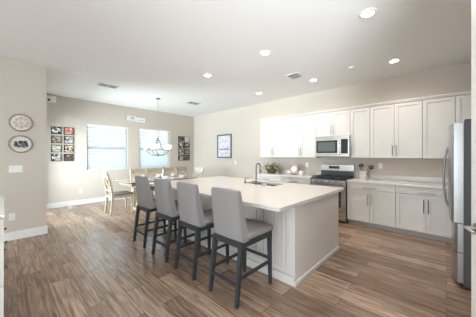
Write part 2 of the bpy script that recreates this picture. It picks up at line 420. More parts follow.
dr = L(MB().box(4.868, 4.899, y0+.004, y1-.004, .065, .228, bev=.004), 'storage_drawer', 'steel')
L(MB().box(4.92, 5.48, y0+.03, y1-.03, 0, .03), 'kick_base', 'black')
for k in range(3):
    a = y0+.02+k*(y1-y0-.04)/3; b = a+(y1-y0-.04)/3-.006; g = MB()
    for y in (a+.012, b-.012): g.box(4.90, 5.44, y-.006, y+.006, .938, .952)
    for x in (4.906, 5.08, 5.17, 5.26, 5.434): g.box(x-.006, x+.006, a+.006, b-.006, .938, .952)
    for x in (4.906, 5.434):
        for y in (a+.012, b-.012): g.box(x-.007, x+.007, y-.007, y+.007, .918, .94)
    L(g, 'grate', 'iron')
    for x in ((5.0, 5.34) if k != 1 else (5.17,)):
        L(MB().lathe([(.05, .918), (.05, .926), (.036, .928), (.036, .934), (.03, .936)], (x, (a+b)/2, 0), 'z', 20), 'burner', 'iron', None, True)
bgd = L(MB().box(5.462, 5.52, y0, y1, .919, 1.205, bev=.008), 'backguard', 'steel')
L(MB().box(5.456, 5.463, y0+.01, y1-.01, .925, 1.062), 'lower_panel', 'slate_glass', bgd)
L(MB().box(5.457, 5.4625, ym-.06, ym+.18, 1.105, 1.168), 'display', 'glassblack', bgd)

t = thing('microwave', 'stainless over-the-range microwave with dark window', 'microwave', (5.35, ym, 1.40))
def L(mb, n, m, p=None, sm=False):
    for v in mb.bm.verts: v.co -= Vector((5.35, ym, 1.40))
    return mb.build(n, m, p or t, sm)
L(MB().box(5.16, XK-.003, y0+.008, y1, 1.402, 1.862), 'body', 'steel_dark')
L(MB().box(5.138, 5.159, y0+.008, y1, 1.808, 1.862, bev=.003), 'top_vent', 'steel')
L(MB().box(5.138, 5.159, y0+.008, y1, 1.402, 1.438, bev=.003), 'bottom_trim', 'steel')
d = L(MB().box(5.132, 5.159, y0+.205, y1, 1.44, 1.806, bev=.004), 'door', 'steel')
L(MB().box(5.129, 5.133, y0+.255, y1-.03, 1.475, 1.765), 'door_window', 'glassblack', d)
L(MB().box(5.1275, 5.1295, y0+.30, y1-.075, 1.515, 1.725), 'inner_window', 'mwglass', d)
h = MB().tube([(5.105, y0+.222, 1.47), (5.105, y0+.222, 1.775)], .009, 8)
for z in (1.49, 1.755): h.tube([(5.105, y0+.222, z), (5.133, y0+.222, z)], .006, 6)
L(h, 'handle', 'steel', d, True)
p = L(MB().box(5.135, 5.159, y0+.008, y0+.203, 1.44, 1.806, bev=.003), 'control_panel', 'steel')
L(MB().box(5.132, 5.1355, y0+.035, y0+.18, 1.465, 1.785), 'keypad', 'glassblack', p)

# ------------------------------------------------------------------ refrigerator (faces +y, its dark side towards the stools)
FX0, FX1 = 3.365, 4.275
t = thing('refrigerator', 'stainless french door refrigerator with charcoal side at the right', 'refrigerator', ((FX0+FX1)/2, -.48, 0))
def L(mb, n, m, p=None, sm=False):
    for v in mb.bm.verts: v.co -= Vector(((FX0+FX1)/2, -.48, 0))
    return mb.build(n, m, p or t, sm)
L(MB().box(FX0, FX1, -.86, -.135, .03, 1.795, bev=.006), 'cabinet', 'fridge_side')
L(MB().box(FX0+.02, FX1-.02, -.80, -.15, 0, .03), 'kick_grille', 'black')
L(MB().box(FX0+.03, FX1-.03, -.134, -.10, .012, .045), 'kick_plate', 'black')
def bulged(xa, xb, z0, z1, out=0):                                        # slab with a gently bowed front and rounded sides
    m = MB(); prof = []
    n = 16; w = FX1-FX0; xc = (FX0+FX1)/2
    for k in range(n+1):
        x = xa+(xb-xa)*k/n
        s = (x-xc)/(w/2); y = -.045+out-.022*s*s
        e = min(x-xa, xb-x); y -= .02*(1-min(1, e/.03))**2
        prof.append((x, y))
    pts = [(xa, -.132)]+prof+[(xb, -.132)]
    lo = [m.bm.verts.new((x, y, z0)) for x, y in pts]; hi = [m.bm.verts.new((x, y, z1)) for x, y in pts]
    m.bm.faces.new(lo[::-1]); m.bm.faces.new(hi)
    for i in range(len(pts)): j = (i+1) % len(pts); m.bm.faces.new((lo[i], lo[j], hi[j], hi[i]))
    return m
xc = (FX0+FX1)/2
for xa, xb, hx in ((FX0+.003, xc-.003, xc-.05), (xc+.003, FX1-.003, xc+.05)):
    d = L(bulged(xa, xb, .70, 1.775, .028), 'door', 'fridge_steel', None, True)
    pts = [(hx, -.02, 1.53)]+[(hx, -.02+.047*math.sin(PI*k/10)**.55, 1.53-.74*k/10) for k in range(1, 10)]+[(hx, -.02, .79)]
    L(MB().tube(pts, .012, 10), 'handle', 'steel_dark', d, True)
for z0, z1 in ((.385, .692), (.06, .377)):
    d = L(bulged(FX0+.003, FX1-.003, z0, z1), 'freezer_drawer', 'fridge_steel', None, True)
    L(MB().box(FX0+.06, FX1-.06, -.075, -.062, z1-.012, z1+.004), 'grip_recess', 'black', d)
for x in (FX0+.06, FX1-.06): L(MB().box(x-.05, x+.05, -.2, -.14, 1.7955, 1.81, bev=.004), 'hinge_cover', 'black')

# ------------------------------------------------------------------ island
IX0, IX1, IY0, IY1 = 2.19, 3.53, 1.205, 4.06
t = thing('kitchen_island', 'long white panelled kitchen island behind the bar stools', 'island', ((IX0+IX1)/2, (IY0+IY1)/2, 0))
def L(mb, n, m, p=None, sm=False):
    for v in mb.bm.verts: v.co -= Vector(((IX0+IX1)/2, (IY0+IY1)/2, 0))
    return mb.build(n, m, p or t, sm)
L(MB().box(IX0+.02, 3.08, IY0+.02, IY1-.02, .0, .8725).box(3.08, IX1-.03, IY0+.02, IY1-.02, .0, .62).box(3.08, IX1-.03, IY0+.02, 2.05, .62, .8725).box(3.08, IX1-.03, 2.85, IY1-.02, .62, .8725), 'body', 'island')
L(MB().box(IX0, IX1, IY0, IY0+.019, .0, .8725, bev=.002), 'end_panel', 'island', None)
L(MB().box(IX0, IX1, IY1-.019, IY1, .0, .8725, bev=.002), 'end_panel', 'island', None)
f = MB(); nb = 5; y = IY0+.02; bay = (IY1-IY0-.04)/nb           # stool side: stiles, rails, beaded board
for k in range(nb):
    a = IY0+.02+bay*k; b = a+bay
    f.box(IX0, IX0+.019, a, a+.045, .10, .8725).box(IX0, IX0+.019, b-.045, b, .10, .8725)
    f.box(IX0, IX0+.019, a+.045, b-.045, .80, .8725).box(IX0, IX0+.019, a+.045, b-.045, .10, .16)
    n = 9; bw = (bay-.09)/n
    for j in range(n): f.box(IX0+.011, IX0+.02, a+.045+bw*j+.004, a+.045+bw*(j+1)-.004, .16, .80)
L(f, 'beaded_front', 'island')
L(MB().box(IX0-.016, IX1+.004, IY0-.016, IY0-.0005, 0, .05, bev=.003).box(IX0-.016, IX0-.0005, IY0, IY1+.016, 0, .095, bev=.003), 'base_moulding', 'cab')
for k in range(4):                                                 # working side doors, facing the range wall
    a = IY0+.03+k*(IY1-IY0-.06)/4; b = a+(IY1-IY0-.06)/4
    d = MB(); shaker(d, 0, a+G, b-G, .11, .862)
    for v in d.bm.verts: v.co.x = IX1-.0095-v.co.x
    d = L(d, 'door', 'island')
    hy = b-.03 if k % 2 == 0 else a+.03
    m = MB().tube([(IX1+.02, hy, .62), (IX1+.02, hy, .80)], .006, 8)
    for z in (.65, .77): m.tube([(IX1+.02, hy, z), (IX1-.009, hy, z)], .004, 6)
    L(m, 'handle', 'nickel', d, True)
# worktop with a sink cut-out
SX0, SX1, SY0, SY1 = 3.11, 3.475, 2.10, 2.80
CX0, CX1, CY0, CY1 = 1.85, 3.69, 1.18, 4.10
c = MB(); xs = (CX0, SX0, SX1, CX1); ys = (CY0, SY0, SY1, CY1); V = {}
for zi, z in enumerate((.8735, .914)):
    for i, x in enumerate(xs):
        for j, yy in enumerate(ys): V[i, j, zi] = c.bm.verts.new((x, yy, z))
for i in range(3):
    for j in range(3):
        if i == 1 and j == 1: continue
        c.bm.faces.new([V[i, j, 1], V[i+1, j, 1], V[i+1, j+1, 1], V[i, j+1, 1]]); c.bm.faces.new([V[i, j+1, 0], V[i+1, j+1, 0], V[i+1, j, 0], V[i, j, 0]])
for i in range(3):
    c.bm.faces.new([V[i, 0, 0], V[i+1, 0, 0], V[i+1, 0, 1], V[i, 0, 1]]); c.bm.faces.new([V[i+1, 3, 0], V[i, 3, 0], V[i, 3, 1], V[i+1, 3, 1]])
    c.bm.faces.new([V[0, i+1, 0], V[0, i, 0], V[0, i, 1], V[0, i+1, 1]]); c.bm.faces.new([V[3, i, 0], V[3, i+1, 0], V[3, i+1, 1], V[3, i, 1]])
c.bm.faces.new([V[1, 1, 0], V[1, 1, 1], V[2, 1, 1], V[2, 1, 0]]); c.bm.faces.new([V[2, 2, 0], V[2, 2, 1], V[1, 2, 1], V[1, 2, 0]])
c.bm.faces.new([V[1, 2, 0], V[1, 2, 1], V[1, 1, 1], V[1, 1, 0]]); c.bm.faces.new([V[2, 1, 0], V[2, 1, 1], V[2, 2, 1], V[2, 2, 0]])
o = c.build('island_countertop', 'quartz'); tag(o, 'large white quartz worktop of the island with the sink cut into it', 'countertop')
bv = o.modifiers.new('edge', 'BEVEL'); bv.width = .004; bv.segments = 2; bv.limit_method = 'ANGLE'
t = thing('kitchen_sink', 'stainless undermount sink set into the island worktop', 'sink', ((SX0+SX1)/2, (SY0+SY1)/2, .66))
s = MB(); a, b, cc, d = SX0-.012-t.location.x, SX1+.012-t.location.x, SY0-.012-t.location.y, SY1+.012-t.location.y
s.box(a, b, cc, d, 0, .008).box(a, a+.008, cc, d, 0, .213).box(b-.008, b, cc, d, 0, .213).box(a, b, cc, cc+.008, 0, .213).box(a, b, d-.008, d, 0, .213)
s.build('basin', 'sink_steel', t)
MB().lathe([(.045, .0085), (.045, .012), (.02, .011), (.018, .0095)], (0, 0, 0), 'z', 20).build('drain', 'steel_dark', t, True)
FXF, FYF = 3.052, 2.43
t = thing('kitchen_faucet', 'tall dark gooseneck faucet standing beside the island sink', 'faucet', (FXF, FYF, .9145))
MB().lathe([(.028, 0), (.028, .008), (.02, .012), (.02, .07), (.015, .075)], n=20).build('base', 'steel_dark', t, True)
pts = [(0, 0, .05), (0, 0, .27)]+[(.06-.06*math.cos(a), 0, .31+.06*math.sin(a)) for a in [PI*k/10 for k in range(0, 11)]]+[(.12, 0, .27)]
MB().tube(pts, .0125, 12).build('gooseneck', 'steel_dark', t, True)
MB().lathe([(.015, .27), (.018, .26), (.019, .19), (.015, .185)], (.12, 0, 0), n=16).build('spray_head', 'steel_dark', t, True)
MB().tube([(0, .018, .045), (0, .05, .055), (0, .10, .075)], [.008, .007, .005], 8).build('lever', 'steel_dark', t, True)
t = thing('soap_dispenser', 'small dark soap pump left of the faucet', 'soap dispenser', (3.06, 2.69, .9145))
MB().lathe([(.024, 0), (.024, .006), (.014, .01), (.013, .05), (.009, .053), (.008, .085), (.012, .087), (.012, .098)], n=16).build('pump', 'steel_dark', t, True)
MB().tube([(0, 0, .09), (.05, 0, .094), (.085, 0, .082)], .006, 8).build('nozzle', 'steel_dark', t, True)
t = thing('soap_dish', 'small shiny dish in front of the sink on the island', 'soap dish', (3.045, 2.25, .9145))
MB().lathe([(.03, 0), (.045, .012), (.05, .03), (.046, .03), (.04, .014), (.01, .008)], n=20).build('dish', 'chrome', t, True)
MB().box(-.028, .028, -.018, .018, .010, .034, bev=.008).build('soap_bar', 'china', t, True)

# ------------------------------------------------------------------ bar stools
def make_stool():
    t = thing('bar_stool', '', 'bar stool')
    # local: x=0 under seat centre, front (towards island) is +x
    for sy in (-1, 1):
        MB().bar((-.275, sy*.19, 0), (-.205, sy*.185, .585), .030, .044, .034, .048, up=(1, 0, 0)).build('leg', 'legs', t)
        MB().bar((.268, sy*.19, 0), (.258, sy*.185, .585), .030, .042, .030, .042, up=(1, 0, 0)).build('leg', 'legs', t)
    a = MB()
    a.box(-.225, .275, -.205, -.178, .535, .590).box(-.225, .275, .178, .205, .535, .590).box(.25, .277, -.178, .178, .535, .590).box(-.228, -.20, -.178, .178, .535, .590)
    a.build('apron', 'legs', t)
    def xr(z): return -.275+.07*z/.585
    r = MB()
    for sy in (-1, 1): r.bar((xr(.25), sy*.188, .25), (.264, sy*.188, .255), .02, .02, .03, .03)
    r.bar((xr(.19), -.188, .19), (xr(.19), .188, .19), .02, .02, .03, .03)
    r.bar((.264, -.188, .285), (.264, .188, .285), .02, .02, .03, .03)
    r.build('stretchers', 'legs', t)
    # upholstered seat, slightly crowned
    s = MB().box(-.15, .305, -.215, .215, .591, .652, bev=.022, seg=4)
    for v in s.bm.verts:
        if v.co.z > .63: v.co.z += .012*(1-(v.co.y/.215)**2)
    s.build('seat', 'fabric', t, True)
    # tall upholstered back: a little narrower at the bottom, curved front to back
    b = MB(); n = 10; rows = []
    for i in range(n+1):
        u = i/n; z = .585+.49*u; x0 = -.202-.062*u-.004*math.sin(PI*u); th = .105-.050*u; w = .207-.010*u
        rows.append((z, x0, x0+th, w))
    q = []
    for z, xa, xb, w in rows:
        ring = []
        for (x, y) in ((xa+.010, -w), (xa, -w+.012), (xa-.006, 0), (xa, w-.012), (xa+.012, w), (xb-.012, w), (xb, w-.012), (xb+.004, 0), (xb, -w+.012), (xb-.012, -w)):
            ring.append(b.bm.verts.new((x, y, z)))
        q.append(ring)
    z, xa, xb, w = rows[-1]
    cx = (xa+xb)/2
    q.append([b.bm.verts.new((cx+(v.co.x-cx)*.72, v.co.y*.965, z+.012)) for v in q[-1]])
    for A, B in zip(q, q[1:]):
        for k in range(10): b.bm.faces.new((A[k], A[(k+1) % 10], B[(k+1) % 10], B[k]))
    b.bm.faces.new(q[0][::-1]); b.bm.faces.new(q[-1])
    bk = b.build('backrest', 'fabric', t, True)
    for sy in (-1, 1):
        p = MB(); p.tube([(xa_-.002, sy*(w_-.006), z_) for z_, xa_, xb_, w_ in rows], .003, 6)
        p.build('piping', 'fabric', bk, True)
    return t
proto = make_stool()
ST = [(1.622, 'grey upholstered bar stool nearest the camera at the near end of the island'),
      (2.302, 'grey bar stool second from the near end of the island'),
      (2.915, 'grey bar stool third from the near end, one from the dining table end'),
      (3.585, 'farthest grey bar stool, closest to the dining table')]
for i, (y, lab) in enumerate(ST):
    o = proto if i == 0 else copy_tree(proto)
    o.location = (1.782, y, 0); o['label'] = lab; o['group'] = 'bar stools along the island'

# ------------------------------------------------------------------ dining table, chairs, settings
TX0, TX1, TY0, TY1, TZ = 2.10, 4.10, 5.58, 6.65, .755
t = thing('dining_table', 'pale wood trestle dining table with a glossy top under the chandelier', 'table', ((TX0+TX1)/2, (TY0+TY1)/2, 0))
lx, ly = (TX1-TX0)/2, (TY1-TY0)/2
MB().box(-lx, lx, -ly, ly, TZ-.008, TZ, bev=.003).build('tabletop', 'tabletop', t)
MB().box(-lx+.004, lx-.004, -ly+.004, ly-.004, TZ-.032, TZ-.0085, bev=.003).build('table_edge', 'edge', t)
ap = MB()
ap.box(-lx+.12, lx-.12, -ly+.1, -ly+.122, TZ-.11, TZ-.033).box(-lx+.12, lx-.12, ly-.122, ly-.1, TZ-.11, TZ-.033).box(-lx+.12, -lx+.142, -ly+.1, ly-.1, TZ-.11, TZ-.033).box(lx-.142, lx-.12, -ly+.1, ly-.1, TZ-.11, TZ-.033)
ap.build('apron', 'tablewood', t)
for x in (-.68, .52):
    p = MB()
    p.box(x-.045, x+.045, -.33, .03, 0, .07, bev=.01).box(x-.045, x+.045, -.33, .03, TZ-.175, TZ-.112)
    for sy in (-1, 1): p.tube([(x, sy*.14-.15, .07), (x, sy*.09-.15, .2), (x, sy*.07-.15, .36), (x, sy*.10-.15, .50), (x, sy*.14-.15, TZ-.17)], .036, 8)
    p.build('pedestal', 'tablewood', t, True)
MB().box(-.66, .50, -.18, -.12, .20, .27, bev=.006).build('stretcher', 'tablewood', t)

def make_chair(wood):
    t = thing('dining_chair', '', 'chair')
    for sy in (-1, 1):                                             # front is +x
        MB().bar((.235, sy*.195, 0), (.225, sy*.195, .44), .028, .042, .028, .042, up=(1, 0, 0)).build('leg', wood, t)
        zs = [(-.255, 0), (-.225, .2), (-.215, .42), (-.235, .62), (-.285, .85), (-.345, 1.02)]
        m = MB()
        for (xa, za), (xb, zb) in zip(zs, zs[1:]): m.bar((xa, sy*.205, za-(.004 if za else 0)), (xb, sy*.205, zb+.004), .034, .034, .044, .044, up=(1, 0, 0))
        m.build('leg', wood, t)
    f = MB(); f.box(-.20, .245, -.215, -.188, .385, .445).box(-.20, .245, .188, .215, .385, .445).box(.218, .247, -.188, .188, .385, .445).box(-.225, -.20, -.188, .188, .385, .445)
    f.build('seat_frame', wood, t)
    s = MB().box(-.185, .255, -.22, .22, .446, .487, bev=.015, seg=3); s.build('seat', 'seatpad', t, True)
    b = MB()
    b.bar((-.322, -.188, .955), (-.322, .188, .955), .022, .022, .125, .125)
    b.build('top_rail', wood, t)
    b = MB()
    b.bar((-.228, -.188, .57), (-.228, .188, .57), .02, .02, .045, .045)
    b.build('lower_rail', wood, t)
    b = MB()
    for sy in (-1, 1): b.bar((-.240, -.18*sy, .60), (-.303, .18*sy, .905), .016+.002*sy, .016, .034, .034, up=(1, 0, 0))
    b.build('cross_splat', wood, t)
    return t
pc = make_chair('chairwood')
CH = [(2.80, 6.43, -PI/2, 'tan cross-back dining chair on the window side, first from the left'),
      (3.30, 6.43, -PI/2, 'tan cross-back dining chair on the window side, second from the left'),
      (3.80, 6.43, -PI/2, 'tan cross-back dining chair on the window side, third from the left'),
      (4.34, 6.47, -PI/2, 'tan cross-back dining chair on the window side, farthest right by the wall pictures')]
for i, (x, y, r, lab) in enumerate(CH):
    o = pc if i == 0 else copy_tree(pc)
    o.location = (x, y, 0); o.rotation_euler = (0, 0, r); o['label'] = lab; o['group'] = 'dining chairs around the table'
pw = make_chair('chairwood_white')
pw.location = (4.14, 5.94, 0); pw.rotation_euler = (0, 0, PI); pw['label'] = 'whitewashed dining chair at the far right head of the table'; pw['group'] = 'dining chairs around the table'
o = copy_tree(pc); o.location = (2.03, 6.0, 0); o.rotation_euler = (0, 0, 0)
o['label'] = 'pale wood dining chair at the left head of the table, nearest the wall'

plate = thing('dinner_plate', '', 'plate')
MB().lathe([(.075, 0), (.082, .004), (.135, .017), (.138, .020), (.133, .020), (.085, .009), (.02, .008)], n=28).build('plate', 'china', plate, True)
bowl = thing('soup_bowl', '', 'bowl')
MB().lathe([(.035, 0), (.04, .008), (.068, .04), (.078, .068), (.074, .068), (.064, .042), (.034, .014), (.01, .012)], n=24).build('bowl', 'china', bowl, True)
PL = [(2.80, 6.44, 'far side, first from the left'), (3.30, 6.44, 'far side, second from the left'), (3.80, 6.44, 'far side, third from the left'),
      (2.62, 5.76, 'near side, first from the left'), (3.15, 5.76, 'near side, middle'), (3.68, 5.76, 'near side, farthest right')]
for i, (x, y, lab) in enumerate(PL):
    o = plate if i == 0 else copy_tree(plate)
    o.location = (x, y, TZ+.0005); o['label'] = 'white dinner plate on the dining table, '+lab; o['group'] = 'plates on the dining table'
    o = bowl if i == 0 else copy_tree(bowl)
    o.location = (x, y, TZ+.0095); o['label'] = 'white bowl on its plate, '+lab; o['group'] = 'bowls on the dining table'
t = thing('table_vase', 'slim grey bottle vase standing in the middle of the dining table', 'vase', (3.24, 6.03, TZ+.0005))
MB().lathe([(.045, 0), (.06, .03), (.058, .12), (.022, .19), (.018, .27), (.026, .30), (.022, .30), (.014, .27)], n=20).build('body', 'nickel', t, True)
MB().lathe([(.012, .29), (.02, .30), (.022, .325), (.008, .338)], n=14).build('stopper', 'steel_dark', t, True)

# chandelier
t = thing('chandelier', 'five-light nickel chandelier with frosted glass cups over the dining table', 'chandelier', (3.06, 6.0, H))
MB().lathe([(.065, -.001), (.065, -.012), (.04, -.028), (.012, -.034)], n=24).build('ceiling_canopy', 'nickel', t, True)
ch = MB(); z = -.034; k = 0
while z > -1.09:
    pts = [((.009*math.cos(a) if k % 2 else 0), (0 if k % 2 else .009*math.cos(a)), z-.02+.022*math.sin(a)) for a in [2*PI*j/8 for j in range(8)]]
    ch.tube(pts, .0028, 5, close=True); z -= .036; k += 1
ch.build('chain', 'nickel', t, True)
MB().lathe([(.006, -1.08), (.014, -1.10), (.014, -1.13), (.006, -1.14)], n=14).tube([(0, 0, -1.12), (0, 0, -1.60)], .008, 8).lathe([(.012, -1.56), (.035, -1.585), (.04, -1.615), (.018, -1.645), (.006, -1.665)], n=18).build('centre_column', 'nickel', t, True)
for k in range(5):
    a = 2*PI*k/5+.35; ca, sa = math.cos(a), math.sin(a)
    def P(r, z): return (r*ca, r*sa, z)
    ar = MB().tube([P(.012, -1.12), P(.05, -1.22), P(.10, -1.36), P(.20, -1.47), P(.31, -1.50)], .009, 7)
    ar.tube([P(.03, -1.61), P(.12, -1.625), P(.22, -1.585), P(.30, -1.51), P(.325, -1.47)], .010, 7)
    arm = ar.build('arm', 'nickel', t, True)
    MB().lathe([(.03, -1.475), (.034, -1.465), (.03, -1.455)], P(.325, 0), n=14).build('cup', 'nickel', arm, True)
    MB().lathe([(.03, -1.452), (.052, -1.43), (.068, -1.38), (.072, -1.33), (.068, -1.33), (.062, -1.378), (.046, -1.425), (.02, -1.446)], P(.325, 0), n=20).build('glass_shade', 'shade', arm, True)

# ------------------------------------------------------------------ ceiling fittings
def can_light(x, y, lab):
    t = thing('recessed_light', lab, 'ceiling light', (x, y, H), 0, 'recessed ceiling lights')
    m = MB(); n = 32; R = ((.062, -.004), (.066, -.012), (.09, -.008), (.094, -.001))
    rings = [[m.bm.verts.new((r*math.cos(2*PI*k/n), r*math.sin(2*PI*k/n), z)) for k in range(n)] for r, z in R]
    for A, B in zip(rings, rings[1:]):
        for k in range(n): m.bm.faces.new((A[k], A[(k+1) % n], B[(k+1) % n], B[k]))
    m.build('trim_ring', 'trim', t, True)
    MB().lathe([(.064, -.001), (.064, -.006), (.05, -.009), (.01, -.0105)], n=28).build('lens', 'canlens', t, True)
    l = bpy.data.lights.new('can_bulb', 'AREA'); l.shape = 'DISK'; l.size = .12; l.energy = CAN_POWER; l.color = CAN_COLOR; l.spread = math.radians(150)
    o = bpy.data.objects.new('can_bulb', l); C.collection.objects.link(o); o.parent = t; o.location = (0, 0, -.016)
for x, y, lab in [(2.858, .655, 'recessed ceiling light nearest the camera over the near end of the island'),
                  (2.858, 2.09, 'recessed ceiling light over the middle of the island'),
                  (2.858, 3.52, 'recessed ceiling light over the far end of the island'),
                  (4.60, .655, 'recessed ceiling light closest to the refrigerator'),
                  (4.60, 2.09, 'recessed ceiling light in front of the microwave'),
                  (4.60, 3.57, 'recessed ceiling light nearest the far end of the upper cabinets')]: can_light(x, y, lab)
def vent(x, y, sx, sy, lab):
    t = thing('ceiling_vent', lab, 'vent', (x, y, H), 0, 'ceiling air vents')
    MB().box(-sx+.02, sx-.02, -sy+.02, sy-.02, -.006, -.001).build('duct', 'ventdark', t)
    f = MB().box(-sx, sx, -sy, -sy+.028, -.012, -.001).box(-sx, sx, sy-.028, sy, -.012, -.001).box(-sx, -sx+.028, -sy+.028, sy-.028, -.012, -.001).box(sx-.028, sx, -sy+.028, sy-.028, -.012, -.001).box(-.012, .012, -sy+.028, sy-.028, -.012, -.006)
    f.build('frame', 'vent', t)
    s = MB(); k = -sy+.045
    while k < sy-.035:
        for a, b in ((-sx+.03, -.014), (.014, sx-.03)): s.hexa([(a, k, -.0075), (b, k, -.0075), (b, k+.010, -.015), (a, k+.010, -.015), (a, k+.002, -.0065), (b, k+.002, -.0065), (b, k+.012, -.014), (a, k+.012, -.014)])
        k += .026
    s.build('louvres', 'ventgrey', t)
vent(1.70, 5.73, .20, .13, 'white ceiling air vent at the left, above the dining area wall')
vent(4.08, 2.25, .14, .13, 'white ceiling air vent in the kitchen between the recessed lights')
vent(4.07, 5.73, .20, .13, 'white ceiling air vent right of the chandelier chain')
def detector(x, y, r, lab):
    t = thing('smoke_detector', lab, 'smoke detector', (x, y, H))
    MB().lathe([(r, -.001), (r, -.018), (r*.85, -.03), (r*.3, -.034)], n=24).build('housing', 'plastic', t, True)
    MB().lathe([(r*.28, -.034), (r*.28, -.038), (r*.1, -.04)], n=14).build('sensor_cap', 'vent', t, True)
detector(1.0, 5.29, .035, 'small white round ceiling sensor near the left wall corner')
detector(4.40, 1.27, .045, 'small white round ceiling sensor between the kitchen lights')

# ------------------------------------------------------------------ wall pieces
def frame_y(x0, x1, z0, z1, m, lab, group, fr=.018, matw=.0, name='picture_frame', y=YW, fm='frame'):
    t = thing(name, lab, 'picture', ((x0+x1)/2, y-.001, (z0+z1)/2), 0, group); w, h = (x1-x0)/2, (z1-z0)/2
    f = MB().box(-w, w, -.022, 0, h-fr, h).box(-w, w, -.022, 0, -h, -h+fr).box(-w, -w+fr, -.022, 0, -h+fr, h-fr).box(w-fr, w, -.022, 0, -h+fr, h-fr)
    f.build('frame', fm, t)
    MB().box(-w+fr, w-fr, -.010, -.001, -h+fr, h-fr).build('photo', m, t)
    return t
K = (.03, .03, .032); GY = (.28, .27, .26); WH = (.75, .73, .70); BR = (.16, .10, .07); TN = (.50, .40, .28); RD = (.50, .14, .09); GN = (.22, .26, .14); SK = (.55, .38, .28)
left = [('dark print with a white shape', [K, (.10, .11, .12), WH, GY]), ('reddish orange print', [RD, (.62, .25, .16), SK, WH]),
        ('muted brown grey print', [BR, GY, TN, (.3, .22, .2)]), ('pale grey print with a dark shape', [GY, WH, K, (.45, .44, .43)]),
        ('green and cream print', [GN, TN, WH, (.35, .36, .25)]), ('cream print with dark spots', [TN, (.68, .60, .42), K, BR]),
        ('half white half dark print', [K, WH, (.5, .45, .42), GY]), ('dark brown print', [(.05, .04, .04), (.10, .07, .06), BR, GY])]
rows = ['top row', 'second row', 'third row', 'bottom row']
for k, (d, cols) in enumerate(left):
    r, c = divmod(k, 2); x0 = .912+c*.272; z1 = 2.205-r*.246
    frame_y(x0, x0+.222, z1-.205, z1, picture_mat(k+1, cols, 16), 'framed %s, %s %s, left of windows' % (d, rows[r], ['left', 'right'][c]), 'picture cluster left of the windows')
right = [('dark print', [K, (.12, .11, .11), GY, WH]), ('white print with a thin dark mark', [WH, (.70, .68, .64), (.62, .6, .58), GY]),
         ('dark spotted print', [K, BR, WH, TN]), ('brown grey print', [BR, K, GY, WH]),
         ('cream and black print', [WH, K, TN, BR]), ('mauve grey print', [(.30, .22, .22), GY, K, WH]),
         ('black print with a white curve', [K, WH, K, GY]), ('dark plum print', [(.09, .06, .06), (.16, .10, .10), K, SK])]
for k, (d, cols) in enumerate(right):
    r, c = divmod(k, 2); x0 = 4.795+c*.272; z1 = 2.185-r*.248
    frame_y(x0, x0+.252, z1-.228, z1, picture_mat(k+21, cols, 15), 'framed %s, %s %s, right of the windows' % (d, rows[r], ['left', 'right'][c]), 'picture cluster right of the windows', fr=.014, fm='frame' if k != 1 else 'frame_grey')

# large framed print on the kitchen wall
ya, yb, za, zb = 5.505, 6.26, 1.32, 2.185; t = thing('framed_print', 'large grey framed print with a dark line of lettering on the kitchen side wall', 'picture', (XK-.001, (ya+yb)/2, (za+zb)/2))
w, h = (yb-ya)/2, (zb-za)/2; fr = .055
MB().box(-.03, 0, -w, w, h-fr, h).box(-.03, 0, -w, w, -h, -h+fr).box(-.03, 0, -w, -w+fr, -h+fr, h-fr).box(-.03, 0, w-fr, w, -h+fr, h-fr).build('frame', 'frame_grey', t)
pr = MB().box(-.012, -.001, -w+fr, w-fr, -h+fr, h-fr).build('print', picture_mat(51, [(.62, .60, .66), (.74, .72, .74), (.50, .46, .56), (.78, .77, .77)], 7), t)
tx = MB(); y = w-fr-.07; random.seed(3)
while y > -w+fr+.09:                                               # unreadable line of lettering
    l = random.uniform(.02, .05); hh = random.uniform(.03, .06); tx.box(-.014, -.0122, y-l, y, -.11-hh/2, -.11+hh/2); y -= l+.014
for y, l in ((.10, .07), (-.02, .10), (-.16, .06)): tx.box(-.014, -.0122, y-l, y, -.26, -.245)
tx.build('lettering', 'ink', pr)

# sign above the windows: two pale boards with faint unreadable lettering
t = thing('sign_board', 'cream two-piece sign board on the wall between the two windows', 'sign', (3.14, YW-.001, 2.67))
a = MB().box(-.31, .01, -.025, 0, -.075, .085, bev=.004).build('board', 'paper', t)
b = MB().box(.015, .325, -.022, 0, -.10, .055, bev=.004).build('board', 'paper', t)
MB().box(-.326, -.311, -.03, 0, -.082, .088, bev=.003).build('end_strip', 'tablewood', t)
m = MB()
for x, z0, z1 in ((-.16, -.03, .05), (-.13, -.035, .045), (-.09, -.03, .05)): m.box(x, x+.012, -.0265, -.0252, z0, z1)
m.box(-.16, -.12, -.0265, -.0252, .038, .05).box(-.09, -.05, -.0265, -.0252, .038, .05).box(-.09, -.05, -.0265, -.0252, -.03, -.018)
m.build('lettering', 'ink', a)
m = MB(); x = .06
while x < .27: m.box(x, x+.022, -.0235, -.0222, -.055, -.035); x += .032
m.build('lettering', 'inkgrey', b)

# white box high on the window wall, at the corner
t = thing('wall_sensor_box', 'white box with a dark round port high in the left corner by the ceiling', 'wall box', (.80, YW-.001, 2.93))
MB().box(-.20, .21, -.10, 0, -.09, .085, bev=.012, seg=3).build('housing', 'plastic', t, True)
MB().lathe([(.03, -.1005), (.03, -.108), (.02, -.112), (.005, -.113)], (.06, 0, -.04), 'y', 18).build('port', 'black', t, True)

